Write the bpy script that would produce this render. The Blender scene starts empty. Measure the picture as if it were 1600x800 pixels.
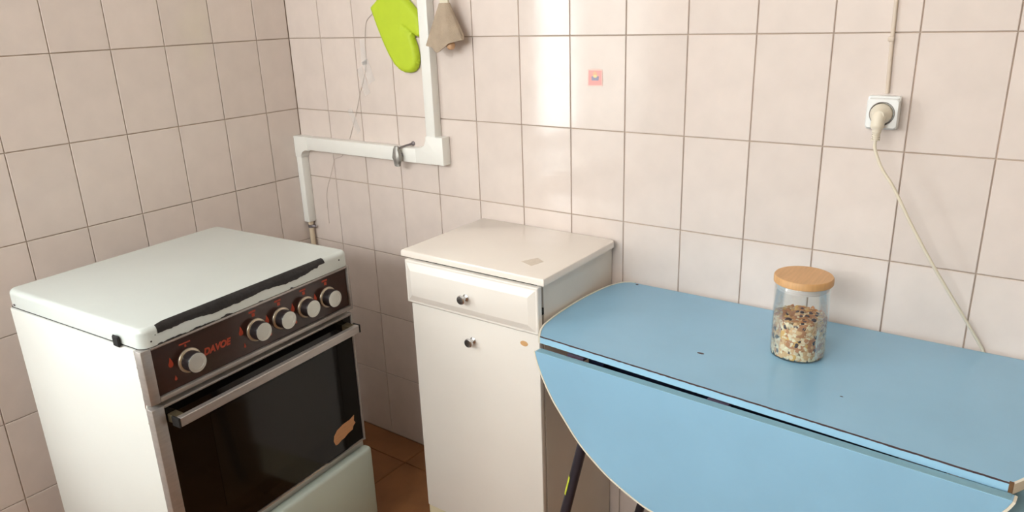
import bpy, bmesh, math, random
from mathutils import Vector, Matrix
random.seed(7)
PI = math.pi
SC = bpy.context.scene
COL = SC.collection

# ------------------------------------------------------------------ camera
def make_camera():
    yaw, pitch, roll = 0.635186, -0.321904, -0.035510
    ca, sa, cb, sb, cc, sc = math.cos(yaw), math.sin(yaw), math.cos(pitch), math.sin(pitch), math.cos(roll), math.sin(roll)
    fwd = Vector((-sa*cb, ca*cb, sb)); right = Vector((ca, sa, 0)); up = right.cross(fwd)
    r2 = cc*right + sc*up; u2 = -sc*right + cc*up
    cam = bpy.data.cameras.new('camera'); o = bpy.data.objects.new('camera', cam); COL.objects.link(o)
    m = Matrix((r2, u2, -fwd)).transposed().to_4x4()
    m.translation = Vector((2.0227, -1.5851, 1.4076))
    o.matrix_world = m
    cam.sensor_width = 36.0; cam.sensor_fit = 'HORIZONTAL'
    cam.lens = 36.0*1158.74/1600.0
    cam.clip_start = 0.02; cam.clip_end = 60
    SC.camera = o
make_camera()

# ------------------------------------------------------------------ world, daylight, exposure
w = bpy.data.worlds.new('daylight'); SC.world = w; w.use_nodes = True
w.node_tree.nodes['Background'].inputs[0].default_value = (0.80, 0.90, 1.0, 1)
w.node_tree.nodes['Background'].inputs[1].default_value = 1.0
def area(name, loc, direction, sx, sy, power, color):
    l = bpy.data.lights.new(name, 'AREA'); l.shape = 'RECTANGLE'; l.size = sx; l.size_y = sy
    l.energy = power; l.color = color
    o = bpy.data.objects.new(name, l); COL.objects.link(o)
    o.location = loc; o.rotation_euler = Vector(direction).to_track_quat('-Z', 'Z').to_euler()
    return o
# daylight entering by the window in the left wall; the rear area light is added frontal fill
area('window_daylight', (-0.20, -2.0, 1.34), (1, 0, 0), 1.16, 1.58, 86, (0.97, 0.99, 1.0))
area('rear_fill_light', (1.25, -3.42, 2.085), (0, 1, 0), 1.9, 0.67, 80, (1.0, 0.985, 0.97))
SC.view_settings.view_transform = 'Standard'
SC.view_settings.look = 'None'
SC.view_settings.exposure = 0.0
SC.view_settings.gamma = 1.0
SC.view_settings.use_curve_mapping = False

# ------------------------------------------------------------------ helpers
def srgb(r, g, b):
    f = lambda c: (c/255/12.92) if c/255 <= 0.04045 else ((c/255+0.055)/1.055)**2.4
    return (f(r), f(g), f(b), 1)
def mat(name, col, rough=0.5, metal=0.0, var=0.0, vscale=8.0, bump=0.0, bscale=60.0, objvar=0.0, stretch=None, spec=0.5, coat=0.0):
    m = bpy.data.materials.new(name); m.use_nodes = True
    nt = m.node_tree; b = nt.nodes['Principled BSDF']
    b.inputs['Base Color'].default_value = col; b.inputs['Roughness'].default_value = rough
    b.inputs['Metallic'].default_value = metal; b.inputs['Specular IOR Level'].default_value = spec
    b.inputs['Coat Weight'].default_value = coat
    tc = nt.nodes.new('ShaderNodeTexCoord'); mp = nt.nodes.new('ShaderNodeMapping')
    nt.links.new(tc.outputs['Object'], mp.inputs['Vector'])
    if stretch: mp.inputs['Scale'].default_value = stretch
    src = None
    if var > 0:
        n = nt.nodes.new('ShaderNodeTexNoise'); n.inputs['Scale'].default_value = vscale; n.inputs['Detail'].default_value = 5
        nt.links.new(mp.outputs[0], n.inputs['Vector'])
        mr = nt.nodes.new('ShaderNodeMapRange'); mr.inputs[1].default_value = 0.3; mr.inputs[2].default_value = 0.7
        mr.inputs[3].default_value = 1-var; mr.inputs[4].default_value = 1+var*0.4
        nt.links.new(n.outputs['Fac'], mr.inputs[0])
        src = mr.outputs[0]
    if objvar > 0:
        oi = nt.nodes.new('ShaderNodeObjectInfo'); mr2 = nt.nodes.new('ShaderNodeMapRange')
        mr2.inputs[3].default_value = 1-objvar; mr2.inputs[4].default_value = 1+objvar*0.5
        nt.links.new(oi.outputs['Random'], mr2.inputs[0])
        if src:
            mu = nt.nodes.new('ShaderNodeMath'); mu.operation = 'MULTIPLY'
            nt.links.new(src, mu.inputs[0]); nt.links.new(mr2.outputs[0], mu.inputs[1]); src = mu.outputs[0]
        else: src = mr2.outputs[0]
    if src:
        vm = nt.nodes.new('ShaderNodeVectorMath'); vm.operation = 'SCALE'; vm.inputs[0].default_value = col[:3]
        nt.links.new(src, vm.inputs['Scale']); nt.links.new(vm.outputs[0], b.inputs['Base Color'])
    if bump > 0:
        n2 = nt.nodes.new('ShaderNodeTexNoise'); n2.inputs['Scale'].default_value = bscale; n2.inputs['Detail'].default_value = 3
        nt.links.new(mp.outputs[0], n2.inputs['Vector'])
        bp = nt.nodes.new('ShaderNodeBump'); bp.inputs['Strength'].default_value = bump; bp.inputs['Distance'].default_value = 0.002
        nt.links.new(n2.outputs['Fac'], bp.inputs['Height']); nt.links.new(bp.outputs[0], b.inputs['Normal'])
    return m
def thin_glass(name, tint, reflect=0.10, rough=0.02):
    m = bpy.data.materials.new(name); m.use_nodes = True; nt = m.node_tree
    for n in list(nt.nodes): nt.nodes.remove(n)
    out = nt.nodes.new('ShaderNodeOutputMaterial'); t = nt.nodes.new('ShaderNodeBsdfTransparent'); g = nt.nodes.new('ShaderNodeBsdfGlossy')
    mx = nt.nodes.new('ShaderNodeMixShader'); lw = nt.nodes.new('ShaderNodeLayerWeight'); lw.inputs[0].default_value = 0.25
    mr = nt.nodes.new('ShaderNodeMapRange'); mr.inputs[3].default_value = reflect*0.4; mr.inputs[4].default_value = min(1, reflect*5)
    t.inputs[0].default_value = tint; g.inputs[1].default_value = rough; g.inputs[0].default_value = (1, 1, 1, 1)
    nt.links.new(lw.outputs['Fresnel'], mr.inputs[0]); nt.links.new(mr.outputs[0], mx.inputs[0])
    nt.links.new(t.outputs[0], mx.inputs[1]); nt.links.new(g.outputs[0], mx.inputs[2]); nt.links.new(mx.outputs[0], out.inputs[0])
    return m
def haze_film(name, col, cover):
    m = bpy.data.materials.new(name); m.use_nodes = True; nt = m.node_tree
    for n in list(nt.nodes): nt.nodes.remove(n)
    out = nt.nodes.new('ShaderNodeOutputMaterial'); t = nt.nodes.new('ShaderNodeBsdfTransparent'); d = nt.nodes.new('ShaderNodeBsdfDiffuse')
    mx = nt.nodes.new('ShaderNodeMixShader'); mx.inputs[0].default_value = cover; d.inputs[0].default_value = col
    nt.links.new(t.outputs[0], mx.inputs[1]); nt.links.new(d.outputs[0], mx.inputs[2]); nt.links.new(mx.outputs[0], out.inputs[0])
    return m
def fabric_sheer(name, col, trans):
    m = bpy.data.materials.new(name); m.use_nodes = True; nt = m.node_tree
    for n in list(nt.nodes): nt.nodes.remove(n)
    out = nt.nodes.new('ShaderNodeOutputMaterial'); d = nt.nodes.new('ShaderNodeBsdfDiffuse'); t = nt.nodes.new('ShaderNodeBsdfTranslucent')
    mx = nt.nodes.new('ShaderNodeMixShader'); mx.inputs[0].default_value = trans
    d.inputs[0].default_value = col; t.inputs[0].default_value = col
    nt.links.new(d.outputs[0], mx.inputs[1]); nt.links.new(t.outputs[0], mx.inputs[2]); nt.links.new(mx.outputs[0], out.inputs[0])
    return m

def link(name, me, m=None, parent=None, loc=None, smooth=None):
    o = bpy.data.objects.new(name, me); COL.objects.link(o)
    if m is not None and not me.materials: me.materials.append(m)
    if parent is not None: o.parent = parent
    if loc is not None: o.location = loc
    return o
def finish(bm, smooth=35):
    me = bpy.data.meshes.new('mesh')
    bmesh.ops.recalc_face_normals(bm, faces=bm.faces[:])
    if smooth:
        for f in bm.faces: f.smooth = True
        lim = math.radians(smooth)
        for e in bm.edges:
            if len(e.link_faces) == 2 and e.calc_face_angle(0) > lim: e.smooth = False
    bm.to_mesh(me); bm.free(); return me
def part(name, bm, m, parent=None, loc=None, smooth=35):
    return link(name, finish(bm, smooth), m, parent, loc)
def thing(name, label, cat, loc=(0, 0, 0), rotz=0.0, group=None):
    o = bpy.data.objects.new(name, None); COL.objects.link(o); o.empty_display_size = 0.05
    o.location = loc; o.rotation_euler = (0, 0, rotz); tag(o, label, cat, group); return o
def tag(o, label=None, cat=None, group=None, kind=None):
    if label: o['label'] = label
    if cat: o['category'] = cat
    if group: o['group'] = group
    if kind: o['kind'] = kind
    return o
def box(bm, x0, x1, y0, y1, z0, z1, bev=0.0, seg=2):
    r = bmesh.ops.create_cube(bm, size=1.0); vs = r['verts']
    for v in vs:
        v.co = Vector((x0 if v.co.x < 0 else x1, y0 if v.co.y < 0 else y1, z0 if v.co.z < 0 else z1))
    if bev > 0:
        es = list({e for v in vs for e in v.link_edges})
        bmesh.ops.bevel(bm, geom=es, offset=bev, segments=seg, profile=0.5, affect='EDGES')
    return bm
def bx(*a, bev=0.0, seg=2): return box(bmesh.new(), *a, bev=bev, seg=seg)
def frame_of(d):
    d = d.normalized(); a = Vector((0, 0, 1)) if abs(d.z) < 0.9 else Vector((1, 0, 0))
    u = d.cross(a).normalized(); return u, d.cross(u).normalized()
def tube(bm, pts, rad, n=10, caps=True):
    pts = [Vector(p) for p in pts]; rings = []
    rads = rad if isinstance(rad, (list, tuple)) else [rad]*len(pts)
    u = None
    for i, p in enumerate(pts):
        d = (pts[min(i+1, len(pts)-1)] - pts[max(i-1, 0)])
        if u is None: u, v = frame_of(d)
        else:
            dn = d.normalized(); u = (u - dn*u.dot(dn)).normalized(); v = dn.cross(u)
        rings.append([bm.verts.new(p + (u*math.cos(2*PI*k/n) + v*math.sin(2*PI*k/n))*rads[i]) for k in range(n)])
    for a, b in zip(rings, rings[1:]):
        for k in range(n): bm.faces.new((a[k], a[(k+1) % n], b[(k+1) % n], b[k]))
    if caps: bm.faces.new(rings[0][::-1]); bm.faces.new(rings[-1])
    return bm
def smooth_pts(pts, n=6):
    pts = [Vector(p) for p in pts]; out = []
    for i in range(len(pts)-1):
        p0, p1, p2, p3 = pts[max(i-1, 0)], pts[i], pts[i+1], pts[min(i+2, len(pts)-1)]
        for k in range(n):
            t = k/n
            out.append(0.5*((2*p1) + (p2-p0)*t + (2*p0-5*p1+4*p2-p3)*t*t + (3*p1-p0-3*p2+p3)*t**3))
    out.append(pts[-1]); return out
def lathe(bm, prof, axis='Z', n=32, origin=(0, 0, 0)):
    """prof: (radius, height) pairs; axis Z, or -Y / X for things that stick out of a front."""
    o = Vector(origin)
    def pt(r, h, a):
        c, s_ = r*math.cos(a), r*math.sin(a)
        if axis == 'Z': return o + Vector((c, s_, h))
        if axis == '-Y': return o + Vector((c, -h, s_))
        return o + Vector((h, c, s_))
    rings = []
    for r, h in prof:
        rings.append([bm.verts.new(pt(0, h, 0))] if r == 0 else [bm.verts.new(pt(r, h, 2*PI*k/n)) for k in range(n)])
    for a, b in zip(rings, rings[1:]):
        for k in range(n):
            k2 = (k+1) % n
            if len(a) == 1 and len(b) == 1: break
            if len(a) == 1: bm.faces.new((a[0], b[k], b[k2]))
            elif len(b) == 1: bm.faces.new((a[k], a[k2], b[0]))
            else: bm.faces.new((a[k], a[k2], b[k2], b[k]))
    return bm
def prism(bm, poly, fn, depth0, depth1, bev=0.0, seg=2, front_only=False):
    """extrude a 2-D outline; fn(u, v, d) gives the point."""
    a = [bm.verts.new(fn(u, v, depth0)) for u, v in poly]; b = [bm.verts.new(fn(u, v, depth1)) for u, v in poly]
    n = len(poly)
    fa = bm.faces.new(a[::-1]); fb = bm.faces.new(b)
    for k in range(n): bm.faces.new((a[k], a[(k+1) % n], b[(k+1) % n], b[k]))
    if bev > 0:
        es = set(fb.edges) if front_only else set(fa.edges) | set(fb.edges)
        bmesh.ops.bevel(bm, geom=list(es), offset=bev, segments=seg, profile=0.5, affect='EDGES')
    return bm
def ribbon(bm, path, a, b):
    """strip between offset pairs along path: path = list of (point_a, point_b)."""
    prev = None
    for pa, pb in path:
        cur = (bm.verts.new(pa), bm.verts.new(pb))
        if prev: bm.faces.new((prev[0], cur[0], cur[1], prev[1]))
        prev = cur
    return bm

# ------------------------------------------------------------------ materials
M = {}
M['tile'] = mat('glazed_wall_tile', srgb(229, 216, 209), 0.095, var=0.05, vscale=14, bump=0.10, bscale=22, objvar=0.035, spec=0.42)
M['grout'] = mat('grout', srgb(194, 174, 158), 0.9, var=0.30, vscale=3, bump=0.3, bscale=200)
M['floor_tile'] = mat('terracotta_floor_tile', srgb(150, 100, 60), 0.42, var=0.22, vscale=9, bump=0.1, bscale=40, objvar=0.10)
M['floor_grout'] = mat('floor_grout', srgb(120, 78, 46), 0.9)
M['paint'] = mat('white_wall_paint', srgb(236, 230, 222), 0.8, var=0.03, vscale=3)
M['tanpaint'] = mat('tan_bounce_paint', srgb(180, 160, 116), 0.8, var=0.03, vscale=3)  # unseen wall's tan chosen to darken and warm bounce on the left wall
M['ceil'] = mat('ceiling_paint', srgb(240, 238, 234), 0.9)
M['winframe'] = mat('white_window_paint', srgb(240, 240, 236), 0.4)
M['enamel'] = mat('white_stove_enamel', srgb(214, 222, 220), 0.22, var=0.03, vscale=5, coat=0.2)
M['side_enamel'] = mat('stove_side_paint', srgb(224, 226, 222), 0.38, var=0.03, vscale=4)
M['mint'] = mat('pale_mint_enamel', srgb(196, 208, 200), 0.35, var=0.04, vscale=5)
M['chrome'] = mat('brushed_aluminium', srgb(176, 170, 166), 0.36, metal=0.55, var=0.10, vscale=30, stretch=(1, 1, 6))
M['knobface'] = mat('spun_aluminium', srgb(205, 206, 200), 0.38, metal=0.6)
M['knobring'] = mat('knob_ring_metal', srgb(190, 178, 160), 0.35, metal=0.7)
M['knobside'] = mat('dark_knob_plastic', srgb(46, 40, 42), 0.3)
M['brown'] = mat('brown_glass_panel', srgb(58, 36, 30), 0.16, var=0.10, vscale=6)
M['orange'] = mat('orange_print', srgb(172, 62, 32), 0.5)
M['blackglass'] = mat('black_oven_glass', srgb(10, 9, 9), 0.07, spec=0.35)
M['innerglass'] = mat('inner_oven_glass', srgb(20, 18, 15), 0.10, spec=0.35)
M['black'] = mat('black_worn_edge', srgb(34, 32, 34), 0.6, var=0.5, vscale=60, bump=0.5, bscale=150)
M['darkgap'] = mat('black_parts_and_gap_shade', srgb(22, 20, 20), 0.8)  # black of small parts; also stands in for shade inside gaps
M['brass'] = mat('tarnished_bracket', srgb(120, 108, 84), 0.4, metal=0.6, var=0.2, vscale=40)
M['rust'] = mat('rust_stain', srgb(128, 92, 58), 0.8, var=0.4, vscale=60)
M['tanchip'] = mat('bare_backing_board', srgb(198, 148, 106), 0.75, var=0.12, vscale=50, stretch=(1, 1, 5))
M['cab'] = mat('cabinet_white_lacquer', srgb(246, 242, 236), 0.30, var=0.025, vscale=5)
M['cabside'] = mat('cabinet_side_panel', srgb(234, 227, 218), 0.45, var=0.05, vscale=6)
M['cabtop'] = mat('cabinet_top_lacquer', srgb(244, 236, 228), 0.18, var=0.03, vscale=5)
M['cream'] = mat('cream_plinth', srgb(226, 216, 186), 0.5)
M['woodchip'] = mat('bare_chipboard', srgb(224, 178, 124), 0.8, var=0.12, vscale=60)
M['paper'] = mat('faded_paper_label', srgb(226, 214, 200), 0.7, var=0.10, vscale=80)
M['polished'] = mat('polished_chrome', srgb(214, 214, 216), 0.24, metal=0.95)
M['blue'] = mat('blue_laminate', srgb(144, 191, 221), 0.30, var=0.05, vscale=7, bump=0.03, bscale=90)
M['blueedge'] = mat('blue_edge_band', srgb(160, 206, 232), 0.4, var=0.03, vscale=20)
M['bluedull'] = mat('dull_blue_edge', srgb(130, 170, 186), 0.55, var=0.06, vscale=20)
M['whiteedge'] = mat('cream_edge_trim', srgb(236, 230, 214), 0.45)
M['brownline'] = mat('dark_laminate_seam', srgb(74, 52, 56), 0.7, var=0.3, vscale=60)
M['navy'] = mat('navy_painted_metal', srgb(30, 36, 62), 0.35)
M['leg'] = mat('dark_grey_tube', srgb(46, 44, 54), 0.35)
M['hinge'] = mat('old_hinge_metal', srgb(92, 66, 82), 0.4, metal=0.5, var=0.2, vscale=60)
M['yellow'] = mat('yellow_green_tape', srgb(214, 224, 66), 0.5)
M['jar'] = thin_glass('jar_glass', (0.975, 0.99, 0.988, 1), 0.09)
M['bamboo'] = mat('bamboo_lid', srgb(212, 164, 112), 0.45, var=0.12, vscale=14, stretch=(14, 1.2, 1))
M['seal'] = mat('milky_silicone', srgb(222, 214, 212), 0.35)
M['oat'] = mat('oat_flake', srgb(238, 218, 184), 0.7)
M['oat2'] = mat('toasted_flake', srgb(222, 182, 132), 0.7)
M['nut'] = mat('almond_skin', srgb(192, 130, 80), 0.6)
M['raisin'] = mat('raisin', srgb(62, 36, 44), 0.5)
M['seed'] = mat('pale_seed', srgb(246, 234, 202), 0.55)
M['apricot'] = mat('dried_apricot', srgb(226, 178, 92), 0.5)
M['crumb'] = mat('cereal_crumb', srgb(186, 154, 112), 0.9, var=0.5, vscale=160, bump=0.8, bscale=300)
M['plastic'] = mat('white_duct_plastic', srgb(246, 246, 242), 0.35, var=0.02, vscale=10)
M['outlet'] = mat('white_socket_plastic', srgb(238, 240, 240), 0.3)
M['socketdark'] = mat('socket_rim_gap', srgb(120, 110, 104), 0.6)
M['plug'] = mat('beige_plug_plastic', srgb(228, 218, 200), 0.42)
M['cord'] = mat('cream_cord', srgb(228, 218, 198), 0.45)
M['cable'] = mat('beige_flat_cable', srgb(214, 198, 182), 0.5)
M['lime'] = mat('lime_silicone', srgb(190, 214, 44), 0.58, var=0.04, vscale=30, bump=0.06, bscale=300)
M['felt'] = mat('grey_beige_cloth', srgb(182, 164, 144), 0.95, var=0.10, vscale=40, bump=0.7, bscale=420)
M['strap'] = mat('cream_strap', srgb(232, 224, 202), 0.7)
M['wood'] = mat('turned_wood', srgb(206, 164, 126), 0.55, var=0.15, vscale=30)
M['zinc'] = mat('cast_grey_metal', srgb(168, 166, 162), 0.45, metal=0.7, var=0.25, vscale=60, bump=0.5, bscale=120)
M['steel'] = mat('dull_steel', srgb(140, 134, 138), 0.4, metal=0.8)
M['hose'] = mat('cream_rubber_hose', srgb(222, 204, 178), 0.6)
M['wire'] = mat('grey_thin_wire', srgb(196, 184, 176), 0.6)
M['tape'] = haze_film('clear_sticky_tape', (1.0, 1.0, 1.0, 1), 0.13)
M['pink'] = mat('pink_sticker', srgb(238, 168, 164), 0.4)
M['pinkedge'] = mat('pale_pink_sticker_edge', srgb(244, 206, 196), 0.4)
M['storange'] = mat('sticker_orange', srgb(250, 184, 150), 0.4)
M['styellow'] = mat('sticker_yellow', srgb(238, 220, 160), 0.4)
M['stblue'] = mat('sticker_grey_blue', srgb(150, 150, 176), 0.4)
M['sheer'] = fabric_sheer('sheer_curtain_cloth', (0.80, 0.78, 0.74, 1), 0.55)
M['pane'] = thin_glass('window_glass', (0.97, 0.985, 0.98, 1), 0.06)

# ------------------------------------------------------------------ room shell
TW, TH = 0.15, 0.22133
Z0 = 0.0130                       # lowest full joint
XR, YF, ZC = 3.75, -3.20, 2.55    # right wall, wall behind the camera, ceiling
WIN = (-2.56, -1.43, 0.60, 2.12)  # window opening in the left wall: y0, y1, z0, z1
G = 0.0035                        # tile thickness above the grout bed
def structure(name, bm, m, label):
    o = part(name, bm, m, smooth=0); tag(o, label, None, None, 'structure'); o['category'] = 'wall' if name.startswith('wall') else name.split('_')[0]
    return o
fl = structure('floor', bx(-0.15, XR+0.15, YF-0.15, 0.15, -0.10, -0.004), M['floor_grout'], 'brown terracotta coloured tiled kitchen floor')
ce = structure('ceiling', bx(-0.15, XR+0.15, YF-0.15, 0.15, ZC, ZC+0.1), M['ceil'], 'plain white painted ceiling above the tiled walls')
wb = structure('wall_back', bx(-0.15, XR+0.15, G, 0.15, -0.004, ZC), M['grout'], 'pale pink beige tiled wall behind the cabinet and table')
bm = bmesh.new(); y0, y1, z0, z1 = WIN
box(bm, -0.15, -G, y1, G, -0.004, ZC); box(bm, -0.15, -G, YF-0.15, y0, -0.004, ZC)
box(bm, -0.15, -G, y0, y1, -0.004, z0); box(bm, -0.15, -G, y0, y1, z1, ZC)
wl = structure('wall_left', bm, M['grout'], 'shaded beige tiled wall behind the gas stove')
structure('wall_right', bx(XR, XR+0.15, YF-0.15, G, -0.004, ZC), M['tanpaint'], 'unseen far right wall, tan chosen to tint the bounced light')
bm = bmesh.new(); RW = (0.30, 2.20, 1.75, 2.42)  # RW: opening for the added fill window
box(bm, -G, RW[0], YF-0.15, YF, -0.004, ZC); box(bm, RW[1], XR, YF-0.15, YF, -0.004, ZC)
box(bm, RW[0], RW[1], YF-0.15, YF, -0.004, RW[2]); box(bm, RW[0], RW[1], YF-0.15, YF, RW[3], ZC)
structure('wall_front', bm, M['paint'], 'painted wall with an added fill window behind the viewer')

def tile_mesh(wd, hg, th, m, bev=0.0011):
    """front faces +Z locally, origin at the centre of the back."""
    bm = bmesh.new(); hw, hh = wd/2, hg/2
    lo = [bm.verts.new((sx*hw, sy*hh, 0)) for sx, sy in ((-1, -1), (1, -1), (1, 1), (-1, 1))]
    mi = [bm.verts.new((sx*hw, sy*hh, th-bev)) for sx, sy in ((-1, -1), (1, -1), (1, 1), (-1, 1))]
    hi = [bm.verts.new((sx*(hw-bev), sy*(hh-bev), th)) for sx, sy in ((-1, -1), (1, -1), (1, 1), (-1, 1))]
    for a, b in ((lo, mi), (mi, hi)):
        for k in range(4): bm.faces.new((a[k], a[(k+1) % 4], b[(k+1) % 4], b[k]))
    bm.faces.new(hi)
    me = bpy.data.meshes.new('tile'); bm.to_mesh(me); bm.free(); me.materials.append(m); return me
GAP = 0.0023
_cache = {}
def tmesh(wd, hg, th, m):
    k = (round(wd, 4), round(hg, 4), m.name)
    if k not in _cache: _cache[k] = tile_mesh(wd-GAP, hg-GAP, th, m)
    return _cache[k]
ROT_BACK = Matrix(((1, 0, 0), (0, 0, -1), (0, 1, 0)))     # local z -> -y
ROT_LEFT = Matrix(((0, 0, 1), (1, 0, 0), (0, 1, 0)))      # local z -> +x, local x -> +y
def put_tile(parent, me, R, loc, name='tile', tilt=0.0022):
    o = bpy.data.objects.new(name, me); COL.objects.link(o); o.parent = parent
    j = Matrix.Rotation(random.uniform(-tilt, tilt), 3, 'X') @ Matrix.Rotation(random.uniform(-tilt, tilt), 3, 'Y')
    m4 = (R @ j).to_4x4(); m4.translation = Vector(loc); o.matrix_local = m4
rows = [(0.0, Z0+TH)] + [(Z0+TH*k, Z0+TH*(k+1)) for k in range(1, 9)]
def tile_rect(parent, wall, u0, u1, z0, z1):
    if u1-u0 < 0.012 or z1-z0 < 0.012: return
    me = tmesh(u1-u0, z1-z0, G, M['tile'])
    if wall == 'back': put_tile(parent, me, ROT_BACK, ((u0+u1)/2, G, (z0+z1)/2))
    else: put_tile(parent, me, ROT_LEFT, (-G, -(u0+u1)/2, (z0+z1)/2))
for z0, z1 in rows:
    for c in range(25): tile_rect(wb, 'back', c*TW, min((c+1)*TW, XR), z0, z1)
    cols = [0.0, 0.1216] + [0.1216+TW*k for k in range(1, 21)]
    for u0, u1 in zip(cols, cols[1:]):
        a, b = -WIN[1], -WIN[0]
        if u1 <= a or u0 >= b or z1 <= WIN[2] or z0 >= WIN[3]:
            tile_rect(wl, 'left', u0, u1, z0, z1); continue
        if u0 < a: tile_rect(wl, 'left', u0, a, z0, z1)
        if u1 > b: tile_rect(wl, 'left', b, u1, z0, z1)
        ua, ub = max(u0, a), min(u1, b)
        if z0 < WIN[2]: tile_rect(wl, 'left', ua, ub, z0, WIN[2])
        if z1 > WIN[3]: tile_rect(wl, 'left', ua, ub, WIN[3], z1)
# painted band above the tiles
for nm, par, b_ in (('paint_band', wb, (-0.0, XR, -0.001, G, Z0+TH*9, ZC)), ('paint_band', wl, (-G, 0.001, YF, 0.0, max(Z0+TH*9, WIN[3]), ZC))):
    part(nm, bx(*b_), M['paint'], par, smooth=0)
# floor tiles, laid diagonally to nothing: square to the back wall
FT = 0.30
me_ft = tile_mesh(FT-0.003, FT-0.003, 0.004, M['floor_tile'])
for i in range(13):
    for j in range(11):
        x0 = -0.133+i*FT; y1 = 0.19-j*FT
        xa, xb, ya, yb = max(x0, 0), min(x0+FT, XR), max(y1-FT, YF), min(y1, 0)
        if xb-xa < 0.02 or yb-ya < 0.02: continue
        me = me_ft if (abs(xb-xa-FT) < 1e-6 and abs(yb-ya-FT) < 1e-6) else tile_mesh(xb-xa-0.003, yb-ya-0.003, 0.004, M['floor_tile'])
        put_tile(fl, me, Matrix.Identity(3), ((xa+xb)/2, (ya+yb)/2, -0.004), 'floor_tile', 0.0)

def window(name, label, plane, u0, u1, z0, z1, mull):
    """plane 'left': runs along y in the left wall; 'front': runs along x in the wall behind the camera."""
    root = thing(name, label, 'window'); root['kind'] = 'structure'
    def b_(bm, ua, ub, za, zb, d0, d1):
        if plane == 'left': box(bm, -d1, -d0, ua, ub, za, zb, 0.003, 1)
        else: box(bm, ua, ub, YF-d1, YF-d0, za, zb, 0.003, 1)
    t = 0.05; bm = bmesh.new()
    b_(bm, u0, u0+t, z0, z1, 0.06, 0.11); b_(bm, u1-t*0.4, u1, z0, z1, 0.06, 0.11)
    b_(bm, u0, u1, z0, z0+t, 0.06, 0.11); b_(bm, u0, u1, z1-t, z1, 0.06, 0.11)
    for u in mull: b_(bm, u-0.03, u+0.03, z0+t, z1-t, 0.06, 0.11)
    part('window_frame', bm, M['winframe'], root)
    bm = bmesh.new(); b_(bm, u0-0.03, u1+0.03, z0-0.03, z0, -0.03, 0.06); part('window_sill', bm, M['winframe'], root)
    bm = bmesh.new(); b_(bm, u0+0.03, u1-0.01, z0+0.03, z1-0.03, 0.083, 0.087); part('pane', bm, M['pane'], root, smooth=0)
    return root
window('window_1', 'white framed kitchen window in the left wall', 'left', WIN[0], WIN[1], WIN[2], WIN[3], [-1.98])
window('added_fill_window', 'high wide white framed window added behind the viewer for fill light', 'front', RW[0], RW[1], RW[2], RW[3], [0.93, 1.57])  # invented opening, set high to bring in frontal fill
# curtain drawn over most of the left window
cr = thing('curtain', 'sheer off-white curtain drawn across the left window', 'curtain', (0.045, -2.2, 0.56))
bm = bmesh.new(); prev = None
for k in range(121):
    y = -0.52 + 1.02*k/120; x = 0.018*math.sin(k*0.55) + 0.006*math.sin(k*1.3)
    cur = [bm.verts.new((x, y, z)) for z in (0.0, 0.5, 1.0, 1.62)]
    if prev:
        for a in range(3): bm.faces.new((prev[a], cur[a], cur[a+1], prev[a+1]))
    prev = cur
part('cloth', bm, M['sheer'], cr, smooth=60)
rod = tube(bmesh.new(), [(0, -0.62, 1.63), (0, 0.98, 1.63)], 0.010, 12)
part('curtain_rod', rod, M['winframe'], cr)
for y in (-0.55, 0.9): part('rod_bracket', bx(-0.044, 0.0, y-0.008, y+0.008, 1.622, 1.638), M['winframe'], cr)

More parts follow.
